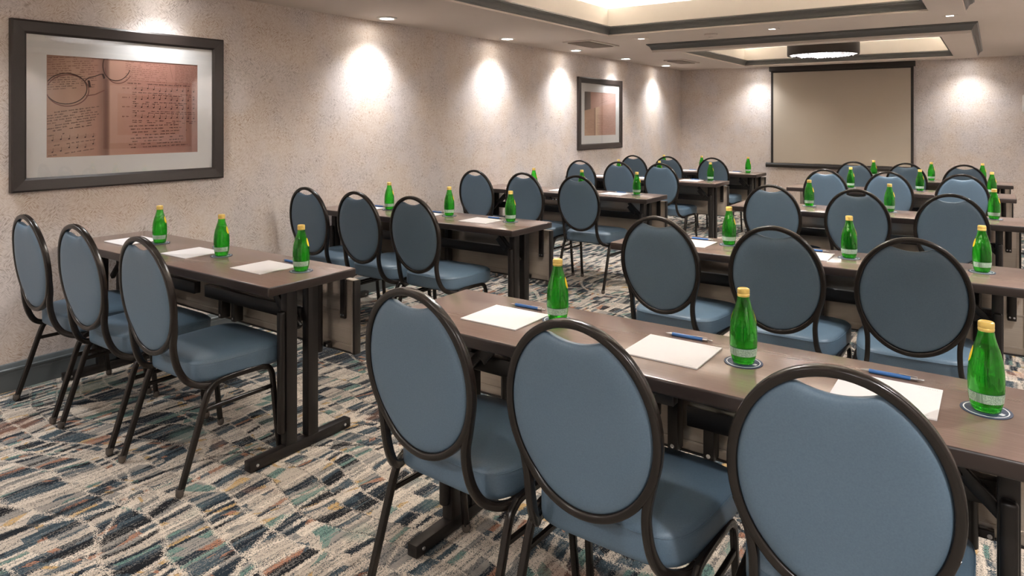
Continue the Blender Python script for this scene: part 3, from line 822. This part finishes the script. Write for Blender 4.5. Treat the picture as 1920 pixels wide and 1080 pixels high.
# ------------------------------------------------------------------ bottle, coaster, pad, pen
BPROF = [(.0255, .0), (.0285, .003), (.0315, .012), (.0335, .022), (.0352, .036), (.0362, .052), (.0366, .070), (.0360, .088), (.0342, .106), (.0308, .124), (.0262, .140), (.0218, .154), (.0182, .166), (.0163, .176), (.0155, .184), (.0152, .190)]
def brad(z):
    for (r0, z0), (r1, z1) in zip(BPROF, BPROF[1:]):
        if z0 <= z <= z1: return r0+(r1-r0)*(z-z0)/(z1-z0)
    return BPROF[-1][0]
def make_bottle():
    t = thing('water_bottle', '', 'bottle')
    def fl(z): return .012*max(0, min(1, (z-.095)/.02))*max(0, min(1, (.172-z)/.02))       # faint flutes on the shoulder
    def shell(bm, off, zs, n=48):
        rings = []
        for z in zs:
            rings.append([bm.verts.new(((brad(z)-off)*(1+fl(z)*math.cos(12*2*PI*i/n))*math.cos(2*PI*i/n), (brad(z)-off)*(1+fl(z)*math.cos(12*2*PI*i/n))*math.sin(2*PI*i/n), z)) for i in range(n)])
        for A, B in zip(rings, rings[1:]):
            for j in range(n): bm.faces.new((A[j], A[(j+1) % n], B[(j+1) % n], B[j]))
        return rings
    bm = bmesh.new(); zo = [i*.0038 for i in range(0, 51)]; zi = [.005]+[i*.0038 for i in range(2, 51)]
    ro = shell(bm, 0, zo); ri = shell(bm, .0022, zi); n = 48
    bm.faces.new(ro[0][::-1]); bm.faces.new(ri[0])
    for j in range(n): bm.faces.new((ro[-1][j], ro[-1][(j+1) % n], ri[-1][(j+1) % n], ri[-1][j]))
    gl = obj('glass_body', bm, M['glass'], t, angle=60)
    bm = bmesh.new(); zw = [.0056]+[i*.0038 for i in range(2, 39)]
    rw = shell(bm, .0027, zw); bm.faces.new(rw[0][::-1]); bm.faces.new(rw[-1]); obj('water', bm, M['water'], t, angle=60)
    bm = bmesh.new(); lathe(bm, [(.0152, .1805), (.0162, .182), (.0166, .185), (.0166, .1875), (.0158, .189), (.0165, .1905), (.0166, .198), (.0158, .2015), (.0136, .2030), (.0120, .2020)], 28); obj('cap', bm, M['gold'], t, angle=40)
    bm = bmesh.new(); rows = []
    for k in range(9):
        z = .0235+.0225*k/8; row = []
        for i in range(33):
            a = math.radians(-88+176*i/32); r = brad(z)+.0005; row.append(bm.verts.new((r*math.cos(a), r*math.sin(a), z)))
        rows.append(row)
    for P, Q in zip(rows, rows[1:]):
        for i in range(32): bm.faces.new((P[i], P[i+1], Q[i+1], Q[i]))
    obj('body_label', bm, M['label'], t, angle=60)
    for s in (-1, 1):
        bm = bmesh.new(); cen = None; ring = []
        a0, z0 = math.radians(s*100), .126
        def P(da, dz):
            z = z0+dz; r = brad(z)+.0006; a = a0+da; return bm.verts.new((r*math.cos(a), r*math.sin(a), z))
        c = P(0, 0); n = 16
        r1 = [P(.17*math.cos(2*PI*i/n), .010*math.sin(2*PI*i/n)) for i in range(n)]; r2 = [P(.34*math.cos(2*PI*i/n), .019*math.sin(2*PI*i/n)) for i in range(n)]
        for i in range(n): bm.faces.new((c, r1[i], r1[(i+1) % n])); bm.faces.new((r1[i], r2[i], r2[(i+1) % n], r1[(i+1) % n]))
        obj('neck_label', bm, M['lemon'], t, angle=60)
    return t
def make_coaster():
    t = thing('coaster', '', 'coaster')
    bm = bmesh.new(); lathe(bm, [(.050, 0), (.051, .0005), (.051, .0017), (.0505, .002)], 40); obj('disc', bm, M['navy'], t, angle=40)
    bm = bmesh.new(); n = 48
    A = [bm.verts.new((.0425*math.cos(2*PI*i/n), .0425*math.sin(2*PI*i/n), .0022)) for i in range(n)]; B = [bm.verts.new((.0450*math.cos(2*PI*i/n), .0450*math.sin(2*PI*i/n), .0022)) for i in range(n)]
    for i in range(n): bm.faces.new((A[i], B[i], B[(i+1) % n], A[(i+1) % n]))
    obj('ring_print', bm, M['white'], t, smooth=False)
    # small white crest at the edge of the print
    bm = bmesh.new()
    for (x, y, w, h) in ((-.034, .003, .004, .0022), (-.036, -.001, .0025, .0030), (-.031, -.003, .0025, .0022), (-.033, -.006, .0045, .0015), (-.029, .002, .0015, .003)):
        bm.faces.new([bm.verts.new(p) for p in ((x-w, y-h, .0022), (x+w, y-h, .0022), (x+w*.7, y+h, .0022), (x-w*.8, y+h, .0022))])
    obj('crest', bm, M['white'], t, smooth=False)
    return t
def make_pad():
    t = thing('note_pad', '', 'note pad')
    w, d = .224, .204
    obj('backing_card', newbox(-w/2, w/2, -d/2, d/2, 0, .0010), M['card'], t, smooth=False)
    sh = obj('sheets', newbox(-w/2, w/2, -d/2, d/2, .0010, .0042), M['paper'], t, smooth=False)
    bm = bmesh.new(); rnd = random.Random(4)
    def q(x0, x1, y0, y1): bm.faces.new([bm.verts.new(p) for p in ((x0, y0, .0044), (x1, y0, .0044), (x1, y1, .0044), (x0, y1, .0044))])
    x = w/2-.050
    for k in range(9):
        l = .0034; q(x, x+.0007, d/2-.016, d/2-.0105); q(x+.0007, x+l*.75, d/2-.0115, d/2-.0105) if k % 2 else q(x+.0007, x+l*.75, d/2-.016, d/2-.015); x += l+.0014
    x = w/2-.052
    for k in range(22): l = rnd.uniform(.0012, .0022); q(x, x+l*.7, -d/2+.010, -d/2+.0114); x += l
    obj('heading_print', bm, M['greytext'], sh, smooth=False)
    return t
def make_pen():
    t = thing('ballpoint_pen', '', 'pen')
    def xl(bm, prof, n=12):
        rings = [[bm.verts.new((x, r*math.cos(2*PI*i/n), .0052+r*math.sin(2*PI*i/n))) for i in range(n)] for r, x in prof]
        for A, B in zip(rings, rings[1:]):
            for j in range(n): bm.faces.new((A[j], A[(j+1) % n], B[(j+1) % n], B[j]))
        bm.faces.new(rings[0][::-1]); bm.faces.new(rings[-1])
    bm = bmesh.new(); xl(bm, [(.0046, -.053), (.0052, -.050), (.0052, .040), (.0048, .043)]); obj('barrel', bm, M['penblue'], t)
    bm = bmesh.new(); xl(bm, [(.0008, -.074), (.0016, -.071), (.0046, -.053)]); obj('tip', bm, M['silver'], t)
    bm = bmesh.new(); xl(bm, [(.0050, .043), (.0050, .057), (.0042, .058)]); xl(bm, [(.0026, .058), (.0028, .071), (.0018, .073)]); cap = obj('end_sleeve', bm, M['silver'], t)
    bm = bmesh.new(); box(bm, .016, .058, -.0016, .0016, .0104, .0118, 0, .0004); box(bm, .052, .057, -.0016, .0016, .009, .0112); obj('clip', bm, M['silver'], t)
    return t
BOTTLE, COASTER, PAD, PEN = make_bottle(), make_coaster(), make_pad(), make_pen()

# ------------------------------------------------------------------ the ten tables and what stands on them
TBL_L = make_table(T_LEN, .045, .110); TBL_R = make_table(1.88, .160, .140)
ORD = {1: 'fifth', 2: 'fourth', 3: 'third', 4: 'second', 5: 'first'}     # rows counted from the screen
L_ROWS = {1: (-2.368, 1.678), 2: (-2.391, 3.400), 3: (-2.420, 5.425), 4: (-2.418, 7.19), 5: (-2.417, 8.70)}
R_ROWS = {1: (.165, 1.664), 2: (.150, 3.395), 3: (.165, 5.390), 4: (.155, 7.27), 5: (.160, 8.76)}
L_CH = {1: (-3.857, -3.318, -2.753), 2: (-3.886, -3.383, -2.892), 3: (-3.962, -3.417, -2.870), 4: (-3.962, -3.470, -2.965), 5: (-3.962, -3.476, -2.886)}
R_CH = {1: (-1.297, -.788, -.243), 2: (-1.320, -.783, -.266), 3: (-1.310, -.757, -.224), 4: (-1.318, -.790, -.231), 5: (-1.306, -.790, -.260)}
L_CHY = {1: 1.406, 2: 3.092, 3: 5.068, 4: 7.055, 5: 8.49}
R_CHY = {1: 1.406, 2: 3.125, 3: 5.125, 4: 7.085, 5: 8.64}
L_BT = {1: ((-3.722, 1.953), (-3.121, 1.944), (-2.518, 1.952)), 2: ((-3.726, 3.690), (-3.132, 3.685), (-2.615, 3.700)), 3: ((-3.700, 5.63), (-3.190, 5.68), (-2.648, 5.725)), 4: ((-3.700, 7.49), (-3.180, 7.49), (-2.592, 7.529)), 5: ((-3.690, 8.85), (-3.182, 8.90), (-2.590, 8.95))}
R_BT = {1: ((-1.193, 1.960), (-.566, 1.912), (-.016, 1.917)), 2: ((-1.168, 3.689), (-.578, 3.668), (-.046, 3.665)), 3: ((-1.188, 5.735), (-.631, 5.712), (-.003, 5.690)), 4: ((-1.176, 7.551), (-.582, 7.575), (-.020, 7.570)), 5: ((-1.160, 9.02), (-.580, 8.99), (-.108, 9.05))}
L_PD = {1: (-3.905, -3.305, -2.710)}
R_PD = {1: (-1.355, -.762, -.216)}
SEAT_L = ('wall end', 'middle', 'aisle end'); SEAT_R = ('aisle end', 'middle', 'outer end')
LAB_ROT = {('L', 1): (-35, -35, -30), ('R', 1): (-24, -2, 18), ('R', 2): (-20, -5, 28)}
for side, proto, rows, chx, chy, bts, seats, tname in (('L', TBL_L, L_ROWS, L_CH, L_CHY, L_BT, SEAT_L, 'picture-wall table'), ('R', TBL_R, R_ROWS, R_CH, R_CHY, R_BT, SEAT_R, 'free-standing table')):
    for row in range(1, 6):
        x, y = rows[row]; o = ORD[row]
        where = 'against the picture wall' if side == 'L' else 'across the aisle from the picture wall'
        place(proto, (x, y, 0), 0, f'dark brown folding table {where}, {o} row from the screen', 'dark folding tables in rows')
        for k in range(3):
            at = f'{seats[k]} of {tname}, {o} row from the screen'
            rz = random.uniform(-.02, .02)
            if k == 0: rz = -.05 if side == 'R' else -.015
            if k == 1: rz = -.015
            if k == 2 and side == 'R': rz = .05
            if side == 'L' and row == 1: rz = (-.02, 0.01, -.01)[k]
            place(CHAIR, (chx[row][k], chy[row]+(.02 if (side, row, k) == ('R', 1, 2) else 0), 0), rz, f'blue oval-back banquet chair, {at}', 'blue oval-back banquet chairs')
            bx, by = bts[row][k]
            place(COASTER, (bx, by, TZ), math.atan2(by, bx)+PI*.35, f'round navy coaster under bottle, {at}', 'navy coasters')
            off = LAB_ROT.get((side, row), (-24, -20, -20))[k]
            place(BOTTLE, (bx, by, TZ+.0021), math.atan2(-by, -bx)+math.radians(off), f'green glass water bottle, {at}', 'green water bottles')
            pd = (L_PD if side == 'L' else R_PD).get(row)
            pxx = pd[k] if pd else bx-.185
            py_ = y+.222
            place(PAD, (pxx, py_, TZ), random.uniform(-.015, .015), f'white note pad, {at}', 'white note pads')
            place(PEN, (pxx+.006 if not(side == 'R' and row == 1) else pxx-.003, y+.364, TZ), random.uniform(-.04, .02), f'blue ballpoint pen behind note pad, {at}', 'blue pens')

# ------------------------------------------------------------------ camera and view
cam = bpy.data.cameras.new('camera'); co = bpy.data.objects.new('camera', cam); COL.objects.link(co)
co.location = (0, 0, CAM_Z); co.rotation_euler = (PI/2, 0, .6132)
cam.sensor_width = 36; cam.lens = 1286.04/1920*36; cam.shift_y = -(540-227.19)/1920; cam.clip_start = .05
S.camera = co
w = bpy.data.worlds.new('world'); S.world = w; w.use_nodes = True
w.node_tree.nodes['Background'].inputs[0].default_value = (.9, .85, .8, 1); w.node_tree.nodes['Background'].inputs[1].default_value = .02
S.cycles.caustics_reflective = False
S.view_settings.view_transform = 'Standard'; S.view_settings.look = 'None'; S.view_settings.gamma = 1; S.view_settings.exposure = .86
